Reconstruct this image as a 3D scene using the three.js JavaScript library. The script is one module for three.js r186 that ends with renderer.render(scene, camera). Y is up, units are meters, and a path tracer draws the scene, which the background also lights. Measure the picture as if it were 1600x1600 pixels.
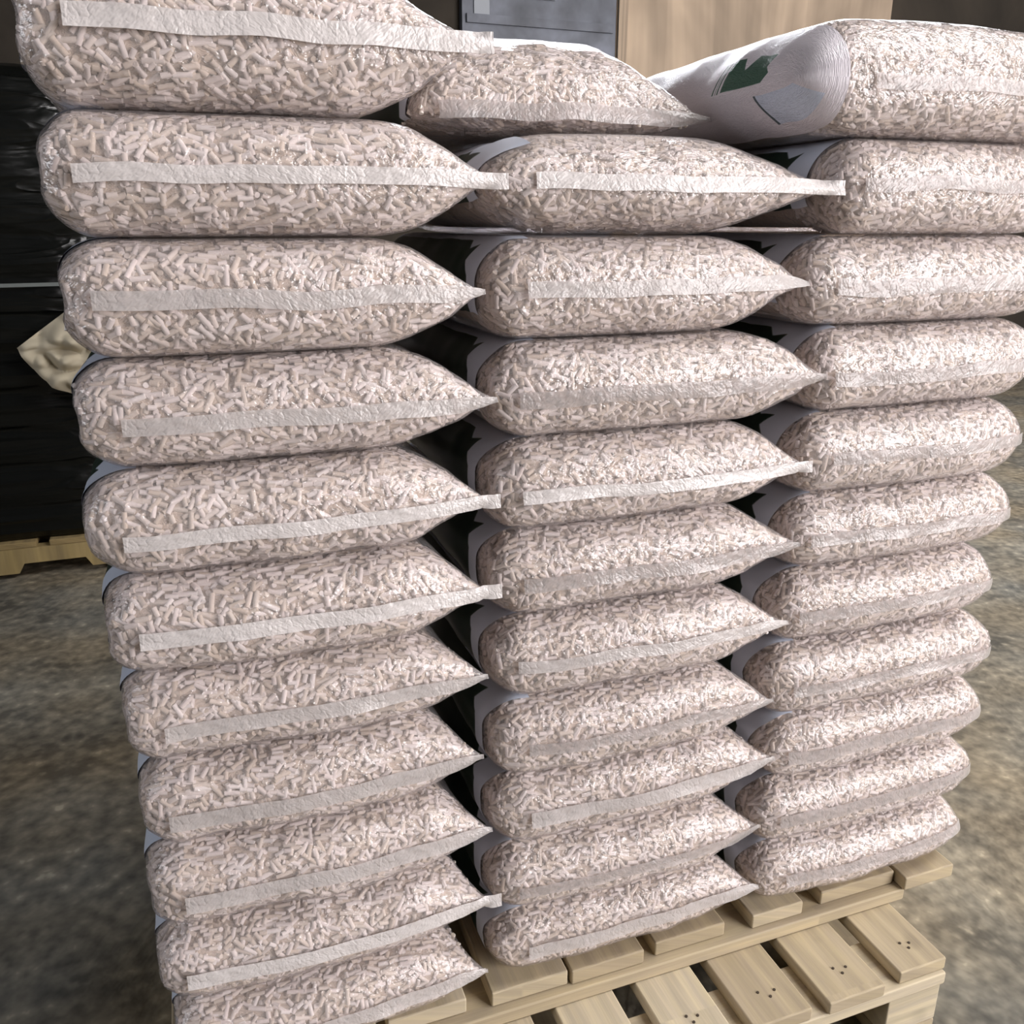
import * as THREE from 'three';
import { ImprovedNoise } from 'three/addons/math/ImprovedNoise.js';
import { RoundedBoxGeometry } from 'three/addons/geometries/RoundedBoxGeometry.js';
import { mergeGeometries } from 'three/addons/utils/BufferGeometryUtils.js';
import { RectAreaLightUniformsLib } from 'three/addons/lights/RectAreaLightUniformsLib.js';

// ---------------------------------------------------------------- camera, light, exposure
const scene = new THREE.Scene();
scene.background = new THREE.Color(0x0b0b0c);
const renderer = new THREE.WebGLRenderer({ antialias: true });
renderer.toneMapping = THREE.LinearToneMapping;
renderer.toneMappingExposure = 1.36;
renderer.shadowMap.enabled = true;
RectAreaLightUniformsLib.init();

const FOCAL = 1375;                                   // pixels, for a 1600 pixel frame
const camera = new THREE.PerspectiveCamera(2 * Math.atan(800 / FOCAL) * 180 / Math.PI, 1, 0.05, 60);
const PITCH = Math.atan(450 / FOCAL), YAW = 20 * Math.PI / 180;
camera.position.set(0.095, 1.21, 0.904);
camera.lookAt(0.095 + Math.sin(YAW) * Math.cos(PITCH), 1.21 - Math.sin(PITCH), 0.904 - Math.cos(YAW) * Math.cos(PITCH));

const ROOM = { x0: -4, x1: 9, z0: -5, z1: 4.6, h: 4.6 };
function areaLight(name, w, h, intensity, color, [x, y, z], target) {
  const l = new THREE.RectAreaLight(color, intensity, w, h);
  l.name = name; l.position.set(x, y, z); l.lookAt(...target); scene.add(l);
  return l;
}
// daylight: a wide frosted window behind the camera to the right, a clerestory window high on the back wall, a roof light
areaLight('front_window_daylight', 4.6, 3.2, 12.0, 0xfdf8f8, [5.25, 2.2, ROOM.z1 - 0.12], [5.25, 2.2, 0]);
areaLight('clerestory_daylight', 4.6, 0.5, 15.0, 0xf6f8ff, [4.0, 3.5, ROOM.z0 + 0.12], [4.0, 3.5, 0]);
areaLight('roof_light_daylight', 2.6, 1.8, 9.0, 0xfdfaf8, [3.6, ROOM.h - 0.12, 0.6], [3.6, 0, 0.6]);

areaLight('added_side_fill', 1.8, 1.4, 4.5, 0xf6f8ff, [ROOM.x0 + 0.12, 2.3, 0.3], [0, 2.3, 0.3]);  // added fill from an unseen side window, brightens the bags' left ends

// ---------------------------------------------------------------- helpers
function rng(seed) { let a = seed >>> 0; return () => { a |= 0; a = a + 0x6D2B79F5 | 0; let t = Math.imul(a ^ a >>> 15, 1 | a); t = t + Math.imul(t ^ t >>> 7, 61 | t) ^ t; return ((t ^ t >>> 14) >>> 0) / 4294967296; }; }
const perlin = new ImprovedNoise();
const noise = (x, y, z) => perlin.noise(x + 31.7, y + 17.3, z + 5.1);
const fbm = (x, y, z, o = 4) => { let s = 0, a = 0.5; for (let k = 0; k < o; k++) { s += a * noise(x, y, z + k * 7.7); x *= 2.03; y *= 2.03; z *= 2.03; a *= 0.5; } return s; };
const clamp = (v, a, b) => Math.min(b, Math.max(a, v));
const used = {};
function numbered(n) { used[n] = (used[n] ?? -1) + 1; return used[n] ? `${n}_${String(used[n]).padStart(3, '0')}` : n; }
function shade(o) { o.castShadow = o.receiveShadow = true; return o; }
function part(name, geometry, material, parent, at) {
  const m = shade(new THREE.Mesh(geometry, material)); m.name = name; if (at) m.position.set(...at); parent.add(m); return m;
}
function thing(name, label, category, at = [0, 0, 0], group) {
  const g = new THREE.Group(); g.name = numbered(name); g.position.set(...at); g.userData = { label, category };
  if (group) g.userData.group = group;
  scene.add(g); return g;
}
function struct(name, geometry, material, at, label) {
  const m = shade(new THREE.Mesh(geometry, material)); m.name = name; m.position.set(...at);
  m.userData = { kind: 'structure', label, category: name.split('_')[0] }; scene.add(m); return m;
}
function dataTexture(size, f, srgb, h = size) {       // f(u, v) -> [r, g, b], tiling is left to f
  const d = new Uint8Array(size * h * 4);
  for (let j = 0; j < h; j++) for (let i = 0; i < size; i++) {
    const c = f(i / size, j / h), k = (j * size + i) * 4;
    d[k] = clamp(c[0], 0, 255); d[k + 1] = clamp(c[1], 0, 255); d[k + 2] = clamp(c[2], 0, 255); d[k + 3] = 255;
  }
  const t = new THREE.DataTexture(d, size, h); t.wrapS = t.wrapT = THREE.RepeatWrapping;
  t.magFilter = THREE.LinearFilter; t.minFilter = THREE.LinearMipmapLinearFilter; t.generateMipmaps = true;
  if (srgb) t.colorSpace = THREE.SRGBColorSpace; t.needsUpdate = true; return t;
}
// noise on a torus so that textures tile
const tile = (u, v, n, o = 4) => {
  const a = u * Math.PI * 2, b = v * Math.PI * 2, r = n / (2 * Math.PI);
  return fbm(Math.cos(a) * r + Math.cos(b) * r * 0.71, Math.sin(a) * r + 9, Math.sin(b) * r + Math.cos(b) * r * 0.33, o);
};

// ---------------------------------------------------------------- materials
const floorMap = dataTexture(1024, (u, v) => {
  const a = fbm(u * 5, v * 5, 3, 5), b = fbm(u * 17, v * 17, 11, 4), c = fbm(u * 90, v * 90, 23, 3);
  let k = 0.84 * (1 + 0.36 * a + 0.34 * b + 0.6 * c);
  k *= 1 - 0.35 * clamp((-b - 0.5 * c - 0.2) * 6, 0, 1) * clamp(0.5 + 2 * c, 0, 1);
  if (c > 0.36) k *= 1.1;
  const g = fbm(u * 7, v * 7, 41, 3);
  return [137 * k + 18 * g, 129 * k + 4 * g, 112 * k - 14 * g];
}, true);
const floorBump = dataTexture(512, (u, v) => { const k = 128 + 150 * tile(u, v, 60, 4); return [k, k, k]; });
floorMap.wrapS = floorMap.wrapT = THREE.MirroredRepeatWrapping; floorMap.repeat.set(0.36, 0.36); floorBump.repeat.set(0.9, 0.9);
const M = {};
M.floor = new THREE.MeshStandardMaterial({ map: floorMap, bumpMap: floorBump, bumpScale: 0.004, roughness: 0.82 });
const plaster = dataTexture(512, (u, v) => { const k = 1 + 0.5 * tile(u, v, 8, 5); return [150 * k, 144 * k, 134 * k]; }, true);
plaster.repeat.set(0.4, 0.4);
M.wall = new THREE.MeshStandardMaterial({ map: plaster, color: 0x5c564f, roughness: 0.95 });   // one grey brown render on every wall and the ceiling
const woodMap = (r, g, b, seed, contrast = 1) => {
  const t = dataTexture(256, (u, v) => {              // grain runs along v
    const n = tile(u + seed, v * 0.15 + seed * 0.3, 26, 3), ring = Math.sin(40 * u + 9 * tile(u, v * 0.4 + seed, 3, 3) + seed * 11);
    const fine = noise(u * 150, v * 9, seed), spot = Math.max(0, tile(u * 1 + seed, v + 0.7 * seed, 7, 2) - 0.28);
    const k = 1 + contrast * (0.16 * n + 0.05 * ring + 0.07 * fine - 0.9 * spot);
    return [r * k, g * k, b * k * (1 - 0.06 * n)];
  }, true); return t;
};
const pine = [0, 1, 2, 3].map((k) => new THREE.MeshStandardMaterial({ map: woodMap(...[[180, 166, 140], [172, 157, 130], [188, 175, 150], [166, 151, 125]][k], 0.3 + k * 0.71, 0.75), roughness: 0.8 }));
const oldPine = [0, 1].map((k) => new THREE.MeshStandardMaterial({ map: woodMap(...[[160, 140, 96], [148, 128, 88]][k], 2.3 + k * 0.71), roughness: 0.85 }));
M.plywood = new THREE.MeshStandardMaterial({ map: dataTexture(512, (u, v) => {
  const n = tile(u, v * 0.2, 14, 4), c = tile(u + 0.4, v, 5, 4), p = Math.floor(u * 6) % 2 ? 1 : 0.96;
  const k = p * (1 + 0.3 * n + 0.35 * c); return [166 * k, 148 * k, 128 * k];
}, true), roughness: 0.85 });
M.slate = new THREE.MeshStandardMaterial({ map: dataTexture(256, (u, v) => { const k = 1 + 0.5 * tile(u, v, 6, 4); return [98 * k, 102 * k, 112 * k]; }, true), roughness: 0.6 });
M.slateLight = new THREE.MeshStandardMaterial({ color: 0x8a8f96, roughness: 0.5 });
M.metal = new THREE.MeshStandardMaterial({ color: 0x55585c, roughness: 0.5, metalness: 0.4 });
M.glow = new THREE.MeshStandardMaterial({ color: 0xffffff, emissive: 0xf4f7ff, emissiveIntensity: 1.2, roughness: 0.7 });

// clear film: crinkle relief with long stretched creases
const crinkle = dataTexture(1024, (u, v) => {
  const w = 0.05 * tile(u, v, 5, 2), a = tile(u + w, v - w, 26, 3), r = 1 - Math.abs(tile(u * 1 + w, v + w, 13, 3)) * 4, c = tile(v + 0.3, u, 70, 2);
  const k = 118 + 95 * a + 45 * Math.max(0, r) ** 3 + 70 * c; return [k, k, k];
});
crinkle.repeat.set(4.2, 4.2);
M.film = new THREE.MeshPhysicalMaterial({ color: 0xf4efef, transmission: 0.81, thickness: 0, roughness: 0.14, ior: 1.5, bumpMap: crinkle, bumpScale: 0.003, side: THREE.DoubleSide });
M.strips = [0.16, 0.42, 0.64].map((transmission) => new THREE.MeshPhysicalMaterial({ color: 0xd9d3d1, transmission, thickness: 0, roughness: 0.3, ior: 1.45, bumpMap: crinkle, bumpScale: 0.002, side: THREE.DoubleSide }));
const grainMap = dataTexture(512, (u, v) => {          // deeper pellets: short grains lying every which way
  const a = 6.3 * fbm(u * 9, v * 9, 2, 2), x = u * Math.cos(a) + v * Math.sin(a), y = v * Math.cos(a) - u * Math.sin(a), n = noise(x * 70, y * 24, 3), k = 1 + 0.3 * n;
  return [205 * k, 191 * k, 175 * k];
}, true);
grainMap.wrapS = grainMap.wrapT = THREE.MirroredRepeatWrapping; grainMap.repeat.set(4, 4);
M.core = new THREE.MeshStandardMaterial({ map: grainMap, bumpMap: grainMap, bumpScale: 0.002, roughness: 1 });
M.pellet = new THREE.MeshStandardMaterial({ color: 0xffffff, vertexColors: true, roughness: 0.75 });

// ---------------------------------------------------------------- the building
{
  const { x0, x1, z0, z1, h } = ROOM, W = x1 - x0, D = z1 - z0, cx = (x0 + x1) / 2, cz = (z0 + z1) / 2, t = 0.2;
  const slab = (w, hh, d) => {                        // box with uv in metres
    const g = new THREE.BoxGeometry(w, hh, d), p = g.attributes.position, n = g.attributes.normal, uv = g.attributes.uv;
    for (let i = 0; i < p.count; i++) Math.abs(n.getY(i)) > 0.5 ? uv.setXY(i, p.getX(i), p.getZ(i)) : Math.abs(n.getX(i)) > 0.5 ? uv.setXY(i, p.getZ(i), p.getY(i)) : uv.setXY(i, p.getX(i), p.getY(i));
    return g;
  };
  struct('floor', slab(W, t, D), M.floor, [cx, -t / 2, cz], 'worn brown grey concrete floor with stains and dirt');
  struct('ceiling', slab(W, t, D), M.wall, [cx, h + t / 2, cz], 'grey warehouse ceiling above the stack');
  struct('wall_back', slab(W, h, t), M.wall, [cx, h / 2, z0 - t / 2], 'dark grimy warehouse wall behind the plywood sheet');
  struct('wall_front', slab(W, h, t), M.wall, [cx, h / 2, z1 + t / 2], 'grey warehouse wall holding the wide frosted window');
  struct('wall_left', slab(t, h, D), M.wall, [x0 - t / 2, h / 2, cz], 'dark warehouse wall beside the black wrapped load');
  struct('wall_right', slab(t, h, D), M.wall, [x1 + t / 2, h / 2, cz], 'grey warehouse side wall far from the black wrapped load');
  const win = (name, w, hh, at, turn, cols, rows, label) => {
    const g = new THREE.Group(); g.name = name; g.position.set(...at); g.rotation.set(...turn); g.userData = { kind: 'structure', label, category: 'window' }; scene.add(g);
    part('pane', new THREE.BoxGeometry(w, hh, 0.01), M.glow, g, [0, 0, 0.03]);
    const bars = [];
    for (let i = 0; i <= cols; i++) { const b = new THREE.BoxGeometry(0.06, hh + 0.06, 0.06); b.translate(-w / 2 + w * i / cols, 0, 0.04); bars.push(b); }
    for (let i = 0; i <= rows; i++) { const b = new THREE.BoxGeometry(w, 0.06, 0.06); b.translate(0, -hh / 2 + hh * i / rows, 0.04); bars.push(b); }
    part('window_frame', mergeGeometries(bars), M.metal, g);
  };
  win('window_1', 4.6, 3.2, [5.25, 2.2, z1], [0, Math.PI, 0], 6, 3, 'wide frosted daylight window in the wall facing the stack');
  win('window_2', 4.6, 0.5, [4.0, 3.5, z0], [0, 0, 0], 5, 1, 'long clerestory window high above the plywood sheet');
  win('window_3', 2.6, 1.8, [3.6, h, 0.6], [Math.PI / 2, 0, 0], 2, 1, 'translucent roof light in the ceiling');
  win('window_4', 1.8, 1.4, [x0, 2.3, 0.3], [0, Math.PI / 2, 0], 2, 2, 'small unseen frosted window added as fill light in the wall beside the black wrapped load');  // made up window, glows where the added side fill stands
  // dark slate door in the back wall
  const d = new THREE.Group(); d.name = 'door_1'; d.position.set(2.42, 0, z0); d.userData = { kind: 'structure', label: 'dark slate metal door beside the plywood sheet', category: 'door' }; scene.add(d);
  part('door_leaf', slab(1.05, 2.95, 0.06), M.slate, d, [0, 1.475, 0.03]);
  part('rail', slab(1.0, 0.05, 0.02), M.slate, d, [0, 2.42, 0.07]);
  part('notice', new THREE.BoxGeometry(0.1, 0.12, 0.008), M.slateLight, d, [-0.4, 2.47, 0.066]);
  part('rail', slab(0.42, 0.05, 0.02), M.slateLight, d, [-0.12, 2.58, 0.07]);
}
{
  const g = thing('plywood_sheet', 'tan plywood sheet standing against the dark back wall', 'plywood', [4.06, 0, ROOM.z0 + 0.02]);
  part('panel', new RoundedBoxGeometry(2.22, 3.1, 0.03, 1, 0.003), M.plywood, g, [0, 1.55, 0.02]);
  part('edge_batten', new RoundedBoxGeometry(0.07, 3.1, 0.03, 1, 0.004), M.plywood, g, [-1.07, 1.55, 0.05]);
}

// ---------------------------------------------------------------- pallets
let boardSeed = rng(77);
function board(name, parent, x0, x1, y0, y1, z0, z1, mats = pine) {
  const w = x1 - x0, h = y1 - y0, d = z1 - z0, g = new RoundedBoxGeometry(w, h, d, 1, Math.min(0.003, h / 4));
  const p = g.attributes.position, uv = g.attributes.uv, n = g.attributes.normal, along = w > d, o = boardSeed(), o2 = boardSeed();
  for (let i = 0; i < p.count; i++) {
    const l = along ? p.getX(i) : p.getZ(i), c = along ? p.getZ(i) : p.getX(i), end = Math.abs(along ? n.getX(i) : n.getZ(i)) > 0.7;
    uv.setXY(i, o + (Math.abs(n.getY(i)) > 0.7 ? c : p.getY(i) + (end ? c * 0.4 : 0.1)) * 3.2, o2 + (end ? c * 0.5 : l) * 1.6);
  }
  return part(name, g, mats[Math.floor(boardSeed() * mats.length)], parent, [(x0 + x1) / 2, (y0 + y1) / 2, (z0 + z1) / 2]);
}
{
  const g = thing('wooden_pallet', 'lower pine pallet standing on the floor with its boards jutting out in front', 'pallet');
  const xs = [[-0.03, 0.07], [0.1, 0.195], [0.23, 0.325], [0.36, 0.452], [0.488, 0.581], [0.617, 0.711], [0.739, 0.838], [0.866, 0.967], [1.002, 1.091]];
  const nailGeo = new THREE.CylinderGeometry(0.0022, 0.0022, 0.0016, 8), nailMat = new THREE.MeshStandardMaterial({ color: 0x4a4036, roughness: 0.6, metalness: 0.5 });
  xs.forEach(([a, b], k) => {
    const m = board('deck_board', g, a, b, 0.1155, 0.1375, -0.67, k === 8 ? 0.124 : 0.128 + 0.006 * boardSeed());
    for (const [nx, nz] of [[-0.006, 0.0], [0.012, 0.004], [0.004, 0.012]]) part('nail', nailGeo, nailMat, m, [nx + 0.01 * (boardSeed() - 0.5), 0.0115, 0.08 + 0.27 + nz]);
  });
  for (const [a, b] of [[0.036, 0.131], [-0.32, -0.22], [-0.66, -0.565]]) {
    board('stringer_board', g, -0.03, 1.088, 0.094, 0.116, a, b);
    for (const [c, e] of [[-0.03, 0.07], [0.48, 0.58], [0.985, 1.085]]) board('block', g, c, e, 0.022, 0.094, a, b - 0.004);
  }
  for (const [c, e] of [[-0.03, 0.07], [0.48, 0.58], [0.985, 1.085]]) board('bottom_board', g, c, e, 0, 0.022, -0.66, 0.127);
}
{
  const g = thing('wooden_pallet', 'upper slatted pine pallet carrying the pellet bags', 'pallet');
  for (const [a, b] of [[0.01, 0.115], [0.13, 0.235], [0.25, 0.362], [0.397, 0.514], [0.518, 0.636], [0.657, 0.779], [0.826, 0.921], [0.96, 1.108], [1.112, 1.214]])
    board('deck_board', g, a, b, 0.16, 0.185, -0.67, a > 1.1 ? 0.008 : -0.004 - 0.01 * boardSeed());
  for (const [a, b] of [[-0.098, 0.004], [-0.36, -0.26], [-0.67, -0.57]]) board('stringer_board', g, 0.005, 1.118, 0.138, 0.16, a, b);
}

// ---------------------------------------------------------------- pellet bags
const PELLET = (() => {                                // one pellet along y, radius 1, length 1: seven sides and two caps
  const n = 7, p = [], nr = [], ix = [];
  for (let k = 0; k < n; k++) { const a = k / n * Math.PI * 2, c = Math.cos(a), q = Math.sin(a); p.push([c, -0.5, q], [c, 0.5, q]); nr.push([c, -0.15, q], [c, 0.15, q]); }
  for (let k = 0; k < n; k++) { const a = 2 * k, b = 2 * ((k + 1) % n); ix.push(a, a + 1, b, b, a + 1, b + 1); }
  for (const e of [-1, 1]) {
    const o = p.length; for (let k = 0; k < n; k++) { const a = k / n * Math.PI * 2; p.push([Math.cos(a), e * 0.5, Math.sin(a)]); nr.push([0, e, 0]); }
    for (let k = 1; k < n - 1; k++) e < 0 ? ix.push(o, o + k, o + k + 1) : ix.push(o, o + k + 1, o + k);
  }
  return { p, nr, ix };
})();
const pelletTints = ['#f0e8e0', '#ebe2d6', '#f6f0ec', '#e4d9cc', '#f2ebe7', '#dcd0c0', '#efe7e2', '#f8f4f1'].map((c) => new THREE.Color(c));

// One bag is a pillow: two sheets over a rectangle that meet in a seam. s runs along the front (0..1), d in metres from the front seam backwards.
function bagShape(o) {
  const b = { w: 0.42, h: 0.112, D: 0.58, sl: 0.13, sr: 0.27, dl: 0.062, db: 0.08, pf: 2.3, pl: 2.1, ear: 0.03, bow: 0.012, corner: 0.022, tuck: 0.012, tip: true, seed: 1, dome: 0, seam: 0.5, tailUp: 0, ...o };
  const r = b.seed * 13.37;
  const A = (s) => {
    let a = 1;
    if (s < b.sl) a *= (1 - (1 - s / b.sl) ** b.pl) ** (1 / b.pl);
    const q = (1 - s) / b.sr;
    if (q < 1) a *= b.tip ? Math.max(0, 1 - (1 - q) ** 2.1) ** 0.8 : (1 - (1 - q) ** b.pl) ** (1 / b.pl);
    return a;
  };
  const B = (d) => {
    let a = 1;
    if (d < b.dl) a *= (1 - (1 - d / b.dl) ** b.pf) ** (1 / b.pf);
    const e = b.D - d; if (e < b.db) a *= Math.max(0, 1 - (1 - e / b.db) ** 2) ** 0.6;
    return a;
  };
  const front = (s) => b.bow * (1 - (2 * s - 1) ** 2) - (s < 0.12 ? b.corner * (1 - Math.sqrt(Math.max(0, 1 - (1 - s / 0.12) ** 2))) : 0) - (!b.tip && s > 0.88 ? b.corner * (1 - Math.sqrt(Math.max(0, 1 - (1 - (1 - s) / 0.12) ** 2))) : 0) + 0.004 * noise(s * 4, r, 2);
  const seamY = (s) => b.h * b.seam + b.tailUp * Math.max(0, s - 0.6) ** 2 * 4 + 0.004 * noise(s * 3, r, 9);
  const point = (s, d, sheet, out = new THREE.Vector3()) => {
    const a = A(s) * B(d), sy = seamY(s), e = 1 - a ** 4;
    const lump = 0.006 * e * noise(s * 7, d * 14, r + sheet * 3) + 0.003 * e * noise(s * 19, d * 34, r + sheet);
    const half = sheet > 0 ? b.h - sy : sy;
    let t = half * a * (sheet > 0 ? 1 - b.dome * (1 - Math.sin(Math.PI * clamp(s, 0, 1)) * Math.sin(Math.PI * clamp(d / b.D, 0, 1) ** 0.6)) : 1);
    t = Math.max(0, t + (a > 0.02 ? lump * Math.min(1, a * 3) : 0));
    if (t > half) t = half;
    let x = (s - 0.5) * b.w;
    const ear = b.ear * (1 - Math.exp(-d / 0.05));
    x -= ear * s ** 3;
    if (b.tuck && s < 0.2) x += b.tuck * Math.exp(-((t / 0.016) ** 2)) * (1 - s / 0.2) * Math.exp(-(((d - 0.05) / 0.09) ** 2));
    if (b.backEar && d > b.D - 0.16) x -= b.backEar * (1 - s) ** 4 * ((d - b.D + 0.16) / 0.16) ** 2;
    return out.set(x, sy + sheet * t, front(s) * (1 - d / b.D) - d);
  };
  const normal = (s, d, sheet) => {
    const e = 0.004, s0 = clamp(s - e, 0, 1), s1 = clamp(s + e, 0, 1), d0 = clamp(d - 0.002, 0, b.D), d1 = clamp(d + 0.002, 0, b.D);
    const u = point(s1, d, sheet).sub(point(s0, d, sheet)), v = point(s, d1, sheet).sub(point(s, d0, sheet));
    return v.cross(u).multiplyScalar(-sheet).normalize();
  };
  return { ...b, A, B, front, seamY, point, normal };
}
function bagGrid(b, nx = 58, nd = 34) {
  const S = [], Dd = [];
  for (let i = 0; i <= nx; i++) { const t = i / nx; S.push(0.45 * t + 0.55 * (0.5 - 0.5 * Math.cos(Math.PI * t))); }
  for (let j = 0; j <= nd; j++) { const t = j / nd; Dd.push(b.D * (0.15 * t + 0.85 * (t < 0.6 ? 0.5 * (t / 0.6) ** 2.4 : 1 - 0.5 * ((1 - t) / 0.4) ** 1.8))); }
  const pos = [], uv = [], info = [], idx = [], id = [new Map(), new Map()], v = new THREE.Vector3();
  const at = (i, j, k) => {
    const edge = i === 0 || j === 0 || i === nx || j === nd, m = id[edge ? 0 : k], key = i * 1000 + j;
    if (!m.has(key)) {
      b.point(S[i], Dd[j], k ? -1 : 1, v); m.set(key, pos.length / 3); pos.push(v.x, v.y, v.z);
      uv.push(v.x + b.seed * 0.37, Dd[j] * (k ? -1 : 1) + (v.y - b.seamY(S[i])) + b.seed * 0.21); info.push([S[i], Dd[j], edge ? 0 : k ? -1 : 1]);
    }
    return m.get(key);
  };
  for (const k of [0, 1]) for (let i = 0; i < nx; i++) for (let j = 0; j < nd; j++) {
    const a = at(i, j, k), c = at(i + 1, j, k), e = at(i + 1, j + 1, k), f = at(i, j + 1, k);
    k ? idx.push(a, e, c, a, f, e) : idx.push(a, c, e, a, e, f);
  }
  const g = new THREE.BufferGeometry();
  g.setAttribute('position', new THREE.Float32BufferAttribute(pos, 3)); g.setAttribute('uv', new THREE.Float32BufferAttribute(uv, 2)); g.setIndex(idx); g.computeVertexNormals();
  return { g, info };
}
function inset(g, by, b) {                             // the filling: the pillow pushed inwards
  const c = g.clone(), p = c.attributes.position, n = g.attributes.normal;
  for (let i = 0; i < p.count; i++) {
    const y = p.getY(i), sy = b.h * b.seam, room = Math.min(by, Math.abs(y - sy) * 0.6 + 0.002);
    p.setXYZ(i, p.getX(i) - n.getX(i) * by, y - n.getY(i) * room, p.getZ(i) - n.getZ(i) * by);
  }
  c.computeVertexNormals(); return c;
}
function fillPellets(grid, b, zone, seed) {
  const R = rng(seed), { g, info } = grid, p = g.attributes.position, n = g.attributes.normal, ix = g.index.array, tris = [];
  let total = 0; const A = new THREE.Vector3(), B = new THREE.Vector3(), C = new THREE.Vector3(), N = new THREE.Vector3(), P = new THREE.Vector3(), T = new THREE.Vector3(), Q = new THREE.Quaternion(), Y = new THREE.Vector3(0, 1, 0), Mx = new THREE.Matrix4(), Sc = new THREE.Vector3();
  for (let k = 0; k < ix.length; k += 3) {
    const i = info[ix[k]], j = info[ix[k + 1]], l = info[ix[k + 2]], s = (i[0] + j[0] + l[0]) / 3, d = (i[1] + j[1] + l[1]) / 3, sh = Math.sign(i[2] + j[2] + l[2]);
    if (!zone(s, d, sh)) continue;
    A.fromBufferAttribute(p, ix[k]); B.fromBufferAttribute(p, ix[k + 1]); C.fromBufferAttribute(p, ix[k + 2]);
    total += B.clone().sub(A).cross(C.clone().sub(A)).length() / 2; tris.push([total, k]);
  }
  const count = Math.round(total * 14500), mats = [];
  for (let q = 0; q < count; q++) {
    const want = (q + R()) / count * total; let lo = 0, hi = tris.length - 1;
    while (lo < hi) { const m = (lo + hi) >> 1; tris[m][0] < want ? lo = m + 1 : hi = m; }
    const k = tris[lo][1]; let u = R(), v = R(); if (u + v > 1) { u = 1 - u; v = 1 - v; }
    P.set(0, 0, 0); N.set(0, 0, 0);
    [[1 - u - v, 0], [u, 1], [v, 2]].forEach(([w, c]) => { P.addScaledVector(A.fromBufferAttribute(p, ix[k + c]), w); N.addScaledVector(A.fromBufferAttribute(n, ix[k + c]), w); });
    N.normalize();
    const sy = b.h * b.seam, thick = Math.abs(P.y - sy); const s = P.x / b.w + 0.5;
    const room = b.h * 0.5 * b.A(clamp(s, 0, 1)); if (room < 0.017) continue;
    const len = 0.008 + 0.013 * R() ** 1.2, rad = 0.0026 + 0.0004 * R();
    const tilt = R() < 0.14 ? 0.9 + 0.6 * R() : (R() - 0.5) * 0.5, turn = R() * Math.PI * 2;
    T.set(Math.cos(turn), Math.sin(turn) * 0.8, 0.3 * Math.sin(turn * 3 + 1)).addScaledVector(N, -T.dot(N)).normalize();
    T.multiplyScalar(Math.cos(tilt)).addScaledVector(N, Math.sin(tilt)).normalize();
    Q.setFromUnitVectors(Y, T);
    const deep = rad + 0.0006 + Math.abs(Math.sin(tilt)) * len * 0.5 + 0.0045 * R() * (R() < 0.6 ? 0.4 : 1);
    P.addScaledVector(N, -deep);
    mats.push([Mx.compose(P, Q, Sc.set(rad, len, rad)).clone(), pelletTints[Math.floor(R() * pelletTints.length)], 0.88 + 0.14 * R()]);
  }
  const nv = PELLET.p.length, ni = PELLET.ix.length, pos = new Float32Array(mats.length * nv * 3), nor = new Float32Array(pos.length), col = new Float32Array(pos.length), index = new Uint32Array(mats.length * ni), N3 = new THREE.Matrix3();
  mats.forEach(([m, t, f], k) => {
    N3.getNormalMatrix(m);
    for (let i = 0; i < nv; i++) {
      const o = (k * nv + i) * 3; A.set(...PELLET.p[i]).applyMatrix4(m); pos[o] = A.x; pos[o + 1] = A.y; pos[o + 2] = A.z;
      A.set(...PELLET.nr[i]).applyMatrix3(N3).normalize(); nor[o] = A.x; nor[o + 1] = A.y; nor[o + 2] = A.z;
      col[o] = t.r * f; col[o + 1] = t.g * f; col[o + 2] = t.b * f;
    }
    for (let i = 0; i < ni; i++) index[k * ni + i] = PELLET.ix[i] + k * nv;
  });
  const geo = new THREE.BufferGeometry();
  geo.setAttribute('position', new THREE.BufferAttribute(pos, 3)); geo.setAttribute('normal', new THREE.BufferAttribute(nor, 3)); geo.setAttribute('color', new THREE.BufferAttribute(col, 3)); geo.setIndex(new THREE.BufferAttribute(index, 1));
  const im = shade(new THREE.Mesh(geo, M.pellet)); fillPellets.count = (fillPellets.count || 0) + mats.length;
  im.name = 'pellets'; im.userData = { kind: 'stuff', label: 'pale beige wood pellets packed behind the clear film' };
  return im;
}
function sheetPatch(rows, cols, f, scaleU = 1, scaleV = 1) {                   // f(u, v) -> Vector3
  const pos = [], uv = [], idx = [];
  for (let i = 0; i <= cols; i++) for (let j = 0; j <= rows; j++) { const p = f(i / cols, j / rows); pos.push(p.x, p.y, p.z); uv.push(p.u ?? i / cols * scaleU, j / rows * scaleV); }
  for (let i = 0; i < cols; i++) for (let j = 0; j < rows; j++) { const a = i * (rows + 1) + j, c = a + rows + 1; idx.push(a, c, a + 1, a + 1, c, c + 1); }
  const g = new THREE.BufferGeometry();
  g.setAttribute('position', new THREE.Float32BufferAttribute(pos, 3)); g.setAttribute('uv', new THREE.Float32BufferAttribute(uv, 2)); g.setIndex(idx); g.computeVertexNormals(); return g;
}
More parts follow.
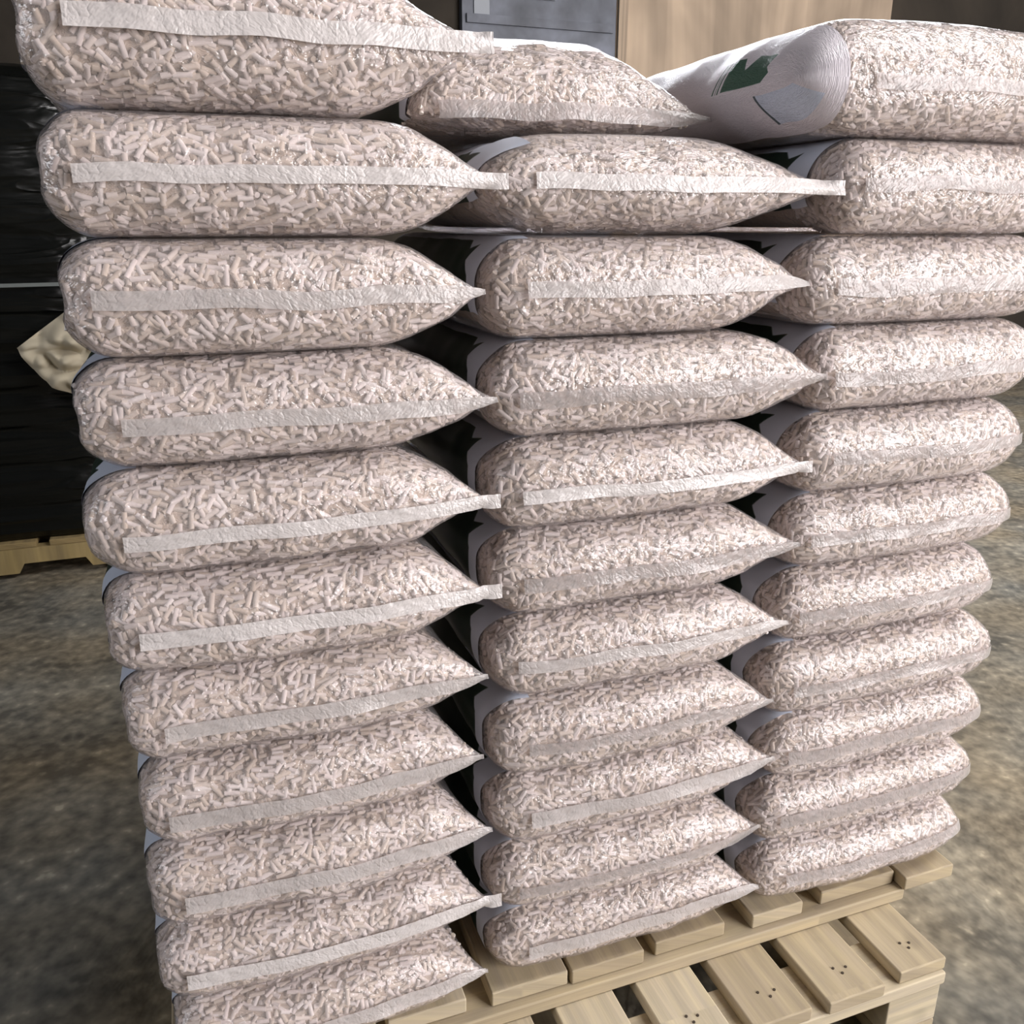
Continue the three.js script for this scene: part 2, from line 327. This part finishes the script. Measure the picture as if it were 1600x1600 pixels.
function sealStrip(b, seed, bold) {                          // the welded end seam, folded flat against the bag's front
  const R = rng(seed), wide = 0.015 + 0.006 * R(), a0 = 0.004 + 0.008 * R(), flare = 0.0015 + 0.004 * R(), s0 = b.backEar ? 0.17 : 0.07 + 0.05 * R(), ext = b.tip ? (bold ? 0.006 + 0.012 * R() : 0.002) : -0.02, ph = R() * 9;
  return sheetPatch(5, 60, (u, v) => {
    const s = Math.min(1, s0 + (1 - s0) * u * (b.tip ? 1.05 : 0.97)), over = b.tip ? Math.max(0, u * 1.05 - 1) / 0.05 : 0;
    const a = (a0 - wide * v + 0.004 * noise(s * 5, ph, 1)) * (bold ? 1 : Math.min(1, 0.3 + 1.1 * b.A(s))), half = b.h * 0.5 * b.A(s);
    const k = Math.min(0.82, Math.abs(a) / Math.max(half, 1e-4)), q = 1 - (1 - k ** b.pf) ** (1 / b.pf);
    const d = q * b.dl * Math.min(1, b.A(s) * 1.6);
    return new THREE.Vector3((s - 0.5) * b.w + over * ext, b.seamY(s) + a, b.front(s) - d + 0.0022 + flare * v * v * (0.6 + 0.8 * noise(s * 6, ph, 4)) + 0.0012 * noise(s * 30, v * 2, ph));
  }, 0.42, 0.02);
}
function sidePrint(b, s1, d0, d1, low = 1, off = 0.0016) {
  return sheetPatch(18, 40, (u, v) => {
    const d = d0 + (d1 - d0) * u ** 2.2, q = -1 + (1 + low) * v, sheet = q < 0 ? 1 : -1, s = s1 * Math.abs(q) ** 2, p = b.point(s, d, sheet);
    const n = p.clone().sub(new THREE.Vector3(-0.15 * b.w, b.seamY(s), -clamp(d, 0.1, b.D - 0.1))).normalize();
    p.u = u ** 2.2; return p.addScaledVector(n, off);
  });
}
const ORD = ['', 'top', 'second', 'third', 'fourth', 'fifth', 'sixth', 'seventh', 'eighth', 'ninth', 'tenth', 'bottom'];
const PITCHY = 0.1125, BASE = 0.185;
const columns = [
  { where: 'column beside the black wrapped load', x0: [-0.024, -0.022, -0.021, -0.024, -0.03, -0.026, -0.022, -0.019, -0.024, -0.025, -0.018], x1: [0.401, 0.407, 0.392, 0.405, 0.397, 0.396, 0.391, 0.386, 0.396, 0.395, 0.386] },
  { where: 'middle column', x0: [0.366, ...Array(10).fill(0.4)], x1: [0.752, 0.832, 0.807, 0.841, 0.829, 0.832, 0.823, 0.812, 0.832, 0.821, 0.828] },
  { where: 'column farthest from the black wrapped load', x0: [0.778, 0.836, 0.806, 0.83, 0.826, 0.828, 0.822, 0.81, 0.822, 0.818, 0.824], x1: [1.24, 1.23, 1.23, 1.225, 1.222, 1.234, 1.226, 1.238, 1.245, 1.244, 1.242] },
];
const GROUP = 'clear bags of wood pellets stacked on the pallet';
// the print on the long side of a bag: pale ground, a dark green block with a torn outline, thin stripes, a blue white label
const printMap = (() => {
  const c = document.createElement('canvas'); c.width = 1024; c.height = 256; const x = c.getContext('2d');
  x.fillStyle = '#d9d2d8'; x.fillRect(0, 0, 1024, 256);
  x.fillStyle = '#3c5c4e'; x.beginPath();
  x.moveTo(290, 66); x.lineTo(250, 62); x.lineTo(226, 84); x.lineTo(196, 60); x.lineTo(118, 70); x.lineTo(128, 92); x.lineTo(108, 104); x.lineTo(120, 120); x.lineTo(290, 122); x.fill();
  x.fillRect(300, 64, 6, 60); x.fillRect(322, 64, 6, 60); x.fillStyle = '#8a9a94'; x.fillRect(311, 64, 4, 60);
  x.fillStyle = '#c9d0e0'; x.fillRect(8, 146, 140, 76); x.fillStyle = '#4f5a60'; x.fillRect(148, 146, 8, 76);
  const t = new THREE.CanvasTexture(c); t.colorSpace = THREE.SRGBColorSpace; t.flipY = false; return t;
})();
const darkPrintMap = (() => {                          // dark green print that leaves a pale margin round the front and top edge
  const c = document.createElement('canvas'); c.width = 256; c.height = 128; const x = c.getContext('2d');
  x.fillStyle = '#ccd4e4'; x.fillRect(0, 0, 256, 128); x.fillStyle = '#1c2c24'; x.beginPath();
  x.moveTo(256, 34); x.lineTo(44, 34); x.lineTo(34, 48); x.lineTo(22, 40); x.lineTo(26, 66); x.lineTo(16, 84); x.lineTo(16, 128); x.lineTo(256, 128); x.fill();
  const t = new THREE.CanvasTexture(c); t.colorSpace = THREE.SRGBColorSpace; t.flipY = false; return t;
})();
M.darkPrint = new THREE.MeshPhysicalMaterial({ map: darkPrintMap, roughness: 0.35, side: THREE.DoubleSide });
M.sidePrint = new THREE.MeshPhysicalMaterial({ map: printMap, roughness: 0.32, bumpMap: crinkle, bumpScale: 0.002, side: THREE.DoubleSide });

columns.forEach((col, c) => {
  for (let k = 0; k < 11; k++) {
    const seed = 100 * (c + 1) + k, R = rng(seed), w = col.x1[k] - col.x0[k], topmost = k === 0;
    const o = { seed, w, h: PITCHY - 0.0006, sl: 0.11 + 0.03 * R(), sr: 0.24 + 0.05 * R(), bow: 0.008 + 0.01 * R(), tuck: c === 0 ? 0.007 + 0.008 * R() : 0.004, tip: c < 2, pf: 2.1 + 0.4 * R(), seam: 0.46 + 0.08 * R() };
    let zf = -0.004 + 0.012 * (R() - 0.5);
    if (c === 2) { o.sr = 0.13; o.pl = 2; o.ear = 0; zf -= 0.004; }
    if (c === 1 && k === 0) { o.h = 0.128; o.dl = 0.16; o.sl = 0.3; o.sr = 0.36; o.pf = 2; o.seam = 0.2; o.dome = 0.03; zf = -0.165; }
    if (c === 1 && k === 1) { o.dl = 0.1; o.dome = 0.1; o.sl = 0.25; o.sr = 0.34; o.pf = 2; }
    if (c === 2 && k === 0) { o.h = 0.135; o.dl = 0.075; o.dome = 0.14; o.sl = 0.17; o.D = 0.6; o.backEar = 0.06; o.corner = 0.04; o.tuck = 0; o.seam = 0.42; zf = 0.004; }
    if (c === 0 && k === 0) { o.h = 0.13; o.dome = 0.1; o.sr = 0.34; o.ear = 0.05; }
    const b = bagShape(o), y = BASE + PITCHY * (10 - k);
    const label = topmost ? ['bulging clear bag of wood pellets on top of the column beside the black wrapped load', 'set back domed clear pellet bag lying on top of the middle column', 'large clear pellet bag with green print on its side, on top of its column'][c]
      : `clear bag of wood pellets, ${k === 10 ? 'lowest, on the pallet' : ORD[k + 1] + ' from the top'}, ${col.where}`;
    const bag = thing('pellet_bag', label, 'bag', [(col.x0[k] + col.x1[k]) / 2, y, zf], GROUP);
    const grid = bagGrid(b);
    part('filling', inset(grid.g, 0.008, b), M.core, bag);
    const bold = [[0, 1, 4, 5, 9], [1, 4], []][c].includes(k);
    const zone = (s, d, sh) => d < 0.085 || (c === 0 && s < 0.14 && d < 0.4) || (c === 2 && s > 0.88 && d < 0.2) || (topmost && sh >= 0 && (d < 0.26 || c < 1)) || (k === 1 && c === 1 && sh >= 0 && d < 0.24);
    bag.add(fillPellets(grid, b, zone, seed + 5000));
    part('film', grid.g, M.film, bag);
    part('seal_strip', sealStrip(b, seed + 900, bold), M.strips[bold ? 0 : c === 2 || k === 0 || (c === 1 && k % 2) ? 2 : 1], bag).userData.label = 'whitish welded seam strip along the bag end';
    if (c === 2 && k === 0) part('printed_side', sidePrint(b, 0.1, 0, 0.56), M.sidePrint, bag).userData.label = 'pale side film with a dark green printed block';
    else part('printed_side', sidePrint(b, 0.13 + 0.03 * R(), c === 0 ? 0.055 : 0.032 + 0.02 * R(), 0.54, 0.3), M.darkPrint, bag).userData.label = 'pale side film with dark green print';
  }
});

// ---------------------------------------------------------------- the black wrapped load behind
const blackBump = dataTexture(512, (u, v) => { const w = 0.04 * tile(u, v, 4, 2), a = tile(u * 1 + w, v + w, 9, 3), r = Math.max(0, 1 - 5 * Math.abs(tile(u * 1 + 0.2, v + w, 6, 2))); const k = 120 + 130 * a + 60 * r ** 2; return [k, k, k]; });
blackBump.repeat.set(0.5, 3);
M.blackFilm = new THREE.MeshPhysicalMaterial({ color: 0x090b0a, roughness: 0.3, bumpMap: blackBump, bumpScale: 0.016 });
{
  const g = thing('pallet', 'old olive brown stringer pallet under the black wrapped load', 'pallet', [-0.74, 0, -2.9]);
  used.pallet = 0;
  const X = 0.62, Z = 0.45;
  for (let k = 0; k < 7; k++) board('deck_board', g, -X + k * 0.182, -X + k * 0.182 + 0.14, 0.112, 0.134, -Z, Z, oldPine);
  for (const z of [-Z, -0.022, Z - 0.045]) {
    const sh = new THREE.Shape(); sh.moveTo(-X, 0.02); sh.lineTo(-0.42, 0.02);
    sh.lineTo(-0.4, 0.055); sh.lineTo(-0.2, 0.055); sh.lineTo(-0.18, 0.02); sh.lineTo(0.18, 0.02); sh.lineTo(0.2, 0.055); sh.lineTo(0.4, 0.055); sh.lineTo(0.42, 0.02); sh.lineTo(X, 0.02); sh.lineTo(X, 0.112); sh.lineTo(-X, 0.112); sh.closePath();
    part('stringer', new THREE.ExtrudeGeometry(sh, { depth: 0.045, bevelEnabled: false }), oldPine[0], g, [0, 0, z]);
  }
  for (const x of [-X, -0.07, X - 0.14]) board('bottom_board', g, x, x + 0.14, 0, 0.02, -Z, Z, oldPine);
}
{
  const g = thing('wrapped_load', 'tall load wrapped in glossy black stretch film beside the pellet stack', 'wrapped pallet', [-0.74, 0.134, -2.9]);
  const hw = 0.6, hd = 0.43, H = 1.56, n = 150, m = 110, per = [];
  for (let i = 0; i < n; i++) { const a = i / n * Math.PI * 2, e = 0.22, c = Math.cos(a), s = Math.sin(a); per.push([hw * Math.sign(c) * Math.abs(c) ** e, hd * Math.sign(s) * Math.abs(s) ** e]); }
  const pos = [], uv = [], idx = [];
  for (let j = 0; j <= m; j++) for (let i = 0; i <= n; i++) {
    const [px, pz] = per[i % n], y = H * j / m, l = Math.hypot(px, pz), ia = i % n;
    const layer = Math.abs(Math.sin(Math.PI * y / 0.13 + 0.6 * noise(px * 2, pz * 2, 3)));
    let out = 0.028 * layer ** 0.6 + 0.02 * noise(px * 4, y * 7, pz * 4) + 0.008 * noise(px * 9, y * 40, pz * 9) - 0.02;
    const top = clamp((H - y) / 0.09, 0, 1); const f = (1 - 0.14 * (1 - Math.sqrt(1 - (1 - top) ** 2)));
    pos.push(px * f * (1 + out / l), y, pz * f * (1 + out / l)); uv.push(ia === 0 && i === n ? 4 : i / n * 4, y);
  }
  for (let j = 0; j < m; j++) for (let i = 0; i < n; i++) { const a = j * (n + 1) + i, b = a + n + 1; idx.push(a, b, a + 1, a + 1, b, b + 1); }
  const base = m * (n + 1); const ctr = pos.length / 3; pos.push(0, H + 0.02, 0); uv.push(0, 0);
  for (let i = 0; i < n; i++) idx.push(base + i, ctr, base + i + 1);
  const low = pos.length / 3; pos.push(0, 0, 0); uv.push(0, 0); for (let i = 0; i < n; i++) idx.push(i + 1, low, i);
  const geo = new THREE.BufferGeometry(); geo.setAttribute('position', new THREE.Float32BufferAttribute(pos, 3)); geo.setAttribute('uv', new THREE.Float32BufferAttribute(uv, 2)); geo.setIndex(idx); geo.computeVertexNormals();
  part('black_film', geo, M.blackFilm, g);
  const strap = sheetPatch(1, 60, (u, v) => new THREE.Vector3(-0.62 + 1.24 * u, 0.875 + 0.012 * v + 0.006 * u, 0.463 + 0.003 * Math.sin(u * 20)));
  part('strap', strap, new THREE.MeshStandardMaterial({ color: 0x6a706e, roughness: 0.5, side: THREE.DoubleSide }), g).userData.label = 'thin pale grey strap';
}
{
  const g = thing('torn_paper_sack', 'crumpled cream paper sack scrap hanging on the black wrapped load', 'paper', [-0.27, 0.72, -2.42]);
  const R = rng(5), outline = [[-0.17, 0.1], [-0.1, 0.15], [0.0, 0.22], [0.1, 0.24], [0.17, 0.19], [0.19, 0.02], [0.13, -0.08], [0.02, -0.09], [-0.08, -0.03], [-0.14, 0.04]];
  const f = (side) => { // faceted folds between rings
    const pos = [], idx = [], rings = 26, seg = 110;
    for (let i = 0; i <= rings; i++) for (let j = 0; j < seg; j++) {
      const a = j / seg * outline.length, k = Math.floor(a), t = a - k, p = outline[k], q = outline[(k + 1) % outline.length], r = i / rings;
      const x = 0.02 + (p[0] + (q[0] - p[0]) * t - 0.02) * r, y = 0.07 + (p[1] + (q[1] - p[1]) * t - 0.07) * r;
      const z = side * 0.05 * (1 - r ** 2) + 0.07 * (1 - 0.6 * r) * (Math.abs(noise(x * 9 + y * 5, y * 9 - x * 4, 2.2)) * 2.4 - 0.5) + 0.05 * Math.abs(noise(x * 14 + y * 9, y * 12 - x * 8, 1));
      pos.push(x, y, z);
    }
    for (let i = 0; i < rings; i++) for (let j = 0; j < seg; j++) { const a = i * seg + j, b = i * seg + (j + 1) % seg, c = a + seg, d = b + seg; side > 0 ? idx.push(a, c, b, b, c, d) : idx.push(a, b, c, b, d, c); }
    const geo = new THREE.BufferGeometry(); geo.setAttribute('position', new THREE.Float32BufferAttribute(pos, 3)); geo.setIndex(idx); geo.computeVertexNormals(); return geo;
  };
  part('paper', mergeGeometries([f(1), f(-0.2)]), new THREE.MeshStandardMaterial({ color: 0xbcb29c, roughness: 0.8, side: THREE.DoubleSide }), g);
}

renderer.render(scene, camera);
